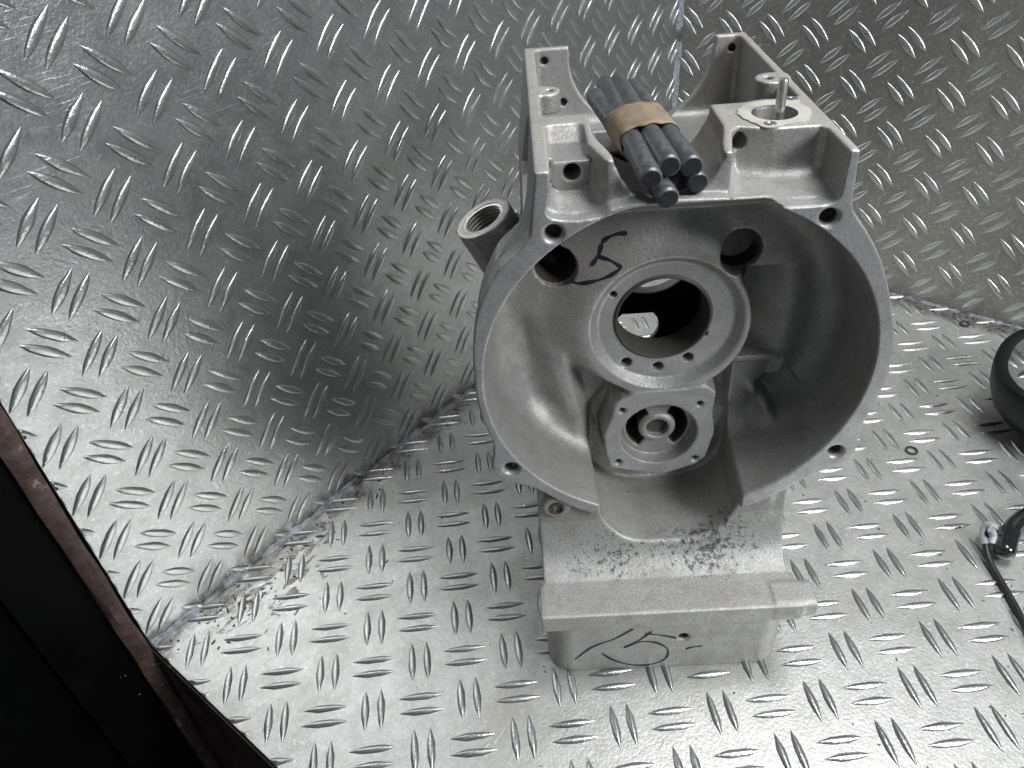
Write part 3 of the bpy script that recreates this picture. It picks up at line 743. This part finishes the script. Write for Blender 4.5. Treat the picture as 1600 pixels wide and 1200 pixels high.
def digits(name, strokes, w_, depth):
    V = []; F = []
    for s in strokes:
        v, f = stroke(s, w_, depth); b0 = len(V); V += v; F += [tuple(b0 + q for q in g_) for g_ in f]
    return mesh_obj(name, V, F, M_ink, case)
o = digits('marker_writing', [[(-.64, 8.80), (-.83, 8.78), (-1.0, 8.70), (-1.07, 8.62)], [(-1.07, 8.62), (-1.12, 8.46), (-1.20, 8.33), (-1.27, 8.25)],
      [(-1.15, 8.42), (-.95, 8.37), (-.79, 8.28), (-.77, 8.23), (-.95, 8.10), (-1.2, 8.0), (-1.46, 7.93), (-1.60, 7.95)]], .074, front_surface)
o['label'] = 'hand-written black marker figure 5 inside the bell housing'
o = digits('marker_writing', [[(-.69, 1.42), (-1.07, 1.10), (-1.52, .85), (-1.89, .42)], [(.2, 1.02), (-.1, 1.14), (-.46, 1.23)],
      [(-.32, 1.30), (-.55, 1.03), (-.87, .78)], [(-.85, .78), (-.55, .95), (-.22, .90), (.02, .66), (.01, .33), (-.25, .13), (-.65, .12), (-1.06, .33), (-1.33, .62)],
      [(.40, .62), (.55, .68), (.72, .70)]], .056, lambda x, z: 0.0)
o['label'] = 'hand-written black marker number 15 on the sump front'
# filler thread
prof = []; r0 = .435
for k in range(14):
    t = -.02 - k * .075; prof += [(r0 - .075, t), (r0 - .005, t - .037)]
V, F = lathe(PORT, PD, [(r0 + .06, -1.1), (r0 + .06, -.015), (r0 - .05, .004 - .02)] + prof, 56)
F = [f for f in F if len(f) == 4]
mesh_obj('filler_thread', V, F, M_steel, case)
V, F = lathe((-2.08, 1.20, 3.72), (0, 1, 0), [(.15, 0.02), (.145, -.012), (.105, -.012), (.09, .03), (.10, .08), (.08, .10), (.09, .14), (.07, .25), (.03, .26)], 28)
mesh_obj('thread_insert', V, F, M_insert, case)
# bearing shell ring and main-bore snap groove
V, F = lathe((BOREC[0], 2.62, BOREC[1]), (0, 1, 0), [(.90, .0), (.865, -.03), (.845, -.03), (.825, .0), (.825, .55), (.86, .56)], 72)
F = [f for f in F if len(f) == 4]; mesh_obj('bearing_ring', V, F, M_dark, case)
# oval paper gasket with two eared ends, on the deck at right; pin standing in the hole
def gasket():
    V = []; F = []; n = 96; cx, cy = 1.60, 2.78; R_in = .35
    for zz in (10.603, 10.622):
        for k in range(n):
            a = 2 * math.pi * k / n; ro = .54 + .015 * math.sin(3 * a + 1)
            for ea, er in ((math.radians(247), .66), (math.radians(53), .82)):
                da = (a - ea + math.pi) % (2 * math.pi) - math.pi; ro = max(ro, .54 + (er - .54) * math.exp(-(da / .26) ** 2))
            ro += .008 * math.sin(a * 17) + .01 * math.sin(a * 5)
            V += [(cx + R_in * math.cos(a), cy + R_in * math.sin(a), zz), (cx + ro * math.cos(a), cy + ro * math.sin(a), zz)]
    for k in range(n):
        a, b_ = 2 * k, 2 * ((k + 1) % n); F.append((2 * n + a, 2 * n + a + 1, 2 * n + b_ + 1, 2 * n + b_)); F.append((a + 1, b_ + 1, 2 * n + b_ + 1, 2 * n + a + 1)); F.append((a, 2 * n + a, 2 * n + b_, b_))
    return mesh_obj('paper_gasket', V, F, M_gasket, case, smooth=False)
gasket()
for ax_, ay_ in ((1.41, 2.32), (2.03, 3.34)):
    V, F = lathe((ax_, ay_, 10.62), (0, 0, 1), [(.095, .004), (.09, .010), (.06, .010), (.055, .003), (.02, .002)], 24); mesh_obj('gasket_eyelet', V, F, M_steel, case)
V, F = lathe((1.66, 2.74, 10.24), (0, 0, 1), [(.24, -.02), (.24, .02), (.14, .05), (.10, .08), (.075, .10), (.075, .87), (.065, .89), (.02, .895)], 32)
mesh_obj('locating_pin', V, F, M_steel, case)
for a in (25, 150, 265):
    ca, sa = math.cos(math.radians(a)), math.sin(math.radians(a)); v, f = box(.16, .38, -.06, .06, 10.17, 10.25)
    v = [(1.62 + q[0] * ca - q[1] * sa, 2.77 + q[0] * sa + q[1] * ca, q[2]) for q in v]; mesh_obj('spider_arm', v, f, M_steel, case, smooth=False)

# ------------------------------------------------------------------ bundle of studs
def stud(a, b_, label, rad=.168):
    """a front end, b_ rear end in crankcase coordinates"""
    a = loc2w(np.array(a, float)); b_ = loc2w(np.array(b_, float)); L = np.linalg.norm(b_ - a); d = (b_ - a) / L
    e = empty('stud_bolt', tuple(a), 0, label, 'stud bolt', 'black steel studs taped into a bundle on top of the crankcase')
    prof = [(.02, .0), (rad * .80, .0), (rad * .96, .03)]
    prof += [(rad * .985, .06), (rad * .96, .08), (rad * .985, .10), (rad * .965, .12), (rad, .15), (rad, L - .15), (rad * .97, L - .12), (rad * .985, L - .09)]
    prof += [(rad * .93, L - .03), (rad * .75, L), (.02, L + .003)]
    V, F = lathe((0, 0, 0), d, prof, 28); mesh_obj('shank', V, F, M_rod, e)
    V, F = lathe((0, 0, 0), d, [(rad * .78, -.002), (rad * .76, -.008), (.01, -.008)], 28); mesh_obj('end_face', V, F, M_rodend, e)
    return e
studs = [((-.54, 1.06, 10.42), (-.72, 5.50, 10.41), 'black stud, left of the three upper ones whose near ends face the viewer'),
         ((-.25, 1.28, 10.50), (-.51, 5.42, 10.46), 'black stud, middle one of the upper three, running under the tape centre'),
         ((.07, 1.30, 10.46), (-.28, 5.22, 10.41), 'black stud, right one of the upper three, ending beside the notch in the deck'),
         ((-.29, 1.02, 10.13), (-.97, 4.94, 10.38), 'black stud with dished near end, lowest of the bundle, overhanging the bell housing'),
         ((.20, 1.40, 10.16), (-.38, 4.90, 10.12), 'black stud, lower right one, its near end closest to the right bay'),
         ((-.05, 1.55, 10.14), (-.66, 5.00, 10.10), 'black stud hidden in the middle of the bundle under the upper three')]
for a, b_, l in studs: stud(a, b_, l)
def tape():
    # band wrapped round the bundle: section at parameter t, convex outline around stud centres
    V = []; F = []; n = 48; m_ = 9
    def centres(yv):
        out = []
        for a, b_, _ in studs:
            t = (yv - a[1]) / (b_[1] - a[1]); out.append((a[0] + (b_[0] - a[0]) * t, a[2] + (b_[2] - a[2]) * t))
        return np.array(out)
    for j, yv in enumerate(np.linspace(2.60, 3.66, m_)):
        C_ = centres(yv); c0 = (C_.max(0) + C_.min(0)) / 2
        for k in range(n):
            a = 2 * math.pi * k / n; dv = np.array([math.cos(a), math.sin(a)])
            # support function -> convex hull radius
            best = 1e9
            for k2 in range(36):
                b2 = 2 * math.pi * k2 / 36; dn = np.array([math.cos(b2), math.sin(b2)]); h = ((C_ - c0) @ dn).max() + .178; cc = dn @ dv
                if cc > .05: best = min(best, h / cc)
            yy = yv + .06 * math.sin(a * 2 + 1) * (1 if j in (0, m_ - 1) else .5) + .025 * math.sin(a * 9 + j)
            rr_ = best + .012 * mnoise.noise((a * 2, j * .5, 3)) + .004 * (j % 2)
            V.append((c0[0] + dv[0] * rr_, yy, c0[1] + dv[1] * rr_))
    for j in range(m_ - 1):
        for k in range(n): F.append((j * n + k, (j + 1) * n + k, (j + 1) * n + (k + 1) % n, j * n + (k + 1) % n))
    V = [loc2w(v) for v in V]; V0 = np.mean(V, 0)
    o = mesh_obj('paper_tape', [v - V0 for v in V], F, M_tape); o.location = V0 * U
    md = o.modifiers.new('thickness', 'SOLIDIFY'); md.thickness = .012 * U; md.offset = 1
    return tag(o, 'brown paper tape band wrapped round the bundle of black studs', 'tape')
tape()

# ------------------------------------------------------------------ washers
def ring(name, x, y, R, r_, label, m, tilt=(0, 0), h=None, grp=None):
    V, F = lathe((0, 0, 0), (tilt[0], tilt[1], 1), [(r_, 0), (R, 0), (R, h or .03), (r_, h or .03)], 36, closed=True)
    o = mesh_obj(name, V, F, m, smooth=False); o.location = (x * U, y * U, .012 * U); return tag(o, label, 'washer')
ring('flat_washer', 7.68, 11.78, .165, .105, 'small dark flat washer lying alone on the bright floor plate right of the crankcase', M_oring)
ring('spring_washer', .72, 11.35, .16, .10, 'small dark ring washer beside the right welded joint near the mirror', M_oring, h=.06)

# ------------------------------------------------------------------ mirror and lever at right edge
def superring(a, b_, e, n=72):
    return [(a * math.copysign(abs(math.cos(t)) ** (2 / e), math.cos(t)), b_ * math.copysign(abs(math.sin(t)) ** (2 / e), math.sin(t))) for t in [2 * math.pi * k / n for k in range(n)]]
mir = empty('rear_view_mirror', (4.7, 15.25, 0), 0, 'black rear-view mirror lying face up on the tray floor at the right edge', 'mirror')
def mirror():
    c = np.array([0, 0, 2.0]); nrm = np.array([.08, -.04, 1.0]); nrm /= np.linalg.norm(nrm)
    ua = np.array([0, 1., 0]); ua -= nrm * (ua @ nrm); ua /= np.linalg.norm(ua); vb = -np.cross(nrm, ua); n = 96; V = []
    prof = [(.865, -.02), (.89, .03), (.95, .06), (.985, .04), (1.0, -.03), (1.0, -.22), (.985, -.6), (.93, -1.05), (.82, -1.45), (.66, -1.75), (.4, -1.93), (.02, -1.97)]
    for s_, h in prof:
        for (p, q) in superring(2.6 * s_, 2.0 * s_, 2.5, n): V.append(c + ua * p + vb * q + nrm * h)
    F = []
    for i in range(len(prof) - 1):
        for k in range(n): F.append((i * n + k, i * n + (k + 1) % n, (i + 1) * n + (k + 1) % n, (i + 1) * n + k))
    mesh_obj('mirror_housing', V, F, M_rubber, mir)
    V = [c + nrm * .005] + [c + ua * p + vb * q - nrm * .005 for p, q in superring(2.6 * .87, 2.0 * .87, 2.5, n)]
    mesh_obj('mirror_glass', V, [(0, 1 + k, 1 + (k + 1) % n) for k in range(n)], M_glass, mir, smooth=False)
mirror()
lev = empty('lever_stem', (9.6, 14.4, 0), 0, 'glossy black bent stem with rubber knob end, lying at the right edge of the floor', 'lever')
def floorpt(u, v, z=0.0):
    d = RW.T @ np.array([(u - 800) / FPX, (v - 600) / FPX, 1.]); return CAMP + d * ((z - CAMP[2]) / d[2])
LB = np.array([9.6, 14.4, 0])
V, F = tube([floorpt(u, v, z) - LB for u, v, z in ((2050, 860, .35), (1850, 835, .35), (1700, 812, .35), (1650, 800, .40), (1612, 803, .42), (1590, 815, .44), (1577, 832, .42))], .19, 18); mesh_obj('stem', V, F, M_gloss, lev)
V, F = tube([floorpt(u, v, z) - LB for u, v, z in ((1579, 828, .42), (1574, 843, .38), (1571, 856, .34), (1568, 870, .30))], lambda t: .235 * (1.0 if t < .75 else math.sqrt(max(.02, 1 - ((t - .75) / .26) ** 2))) * (.9 if t < .06 else 1), 22); mesh_obj('knob', V, F, M_gloss, lev)
cb = empty('cable', tuple(floorpt(1545, 860)), 0, 'thin black cable with grey clip, curling down the right edge past the lever knob', 'cable')
CB = floorpt(1545, 860)
V, F = tube([floorpt(u, v, z) - CB for u, v, z in ((1556, 832, .55), (1548, 828, .5), (1541, 838, .35), (1542, 862, .2), (1550, 884, .12), (1566, 912, .09), (1585, 945, .09), (1603, 980, .09), (1625, 1030, .09), (1660, 1120, .09), (1690, 1260, .09))], .075, 12); mesh_obj('cord', V, F, M_cable, cb)
V, F = tube([floorpt(u, v, z) - CB for u, v, z in ((1553, 826, .55), (1543, 822, .46), (1539, 835, .33), (1541, 852, .24))], .115, 12); mesh_obj('clip', V, F, M_clip, cb)
V, F = tube([floorpt(u, v, z) - CB for u, v, z in ((1549, 828, .60), (1552, 838, .45), (1550, 850, .35))], .085, 12); mesh_obj('clip', V, F, M_clip, cb)
print('script', round(time.time() - T0, 1))
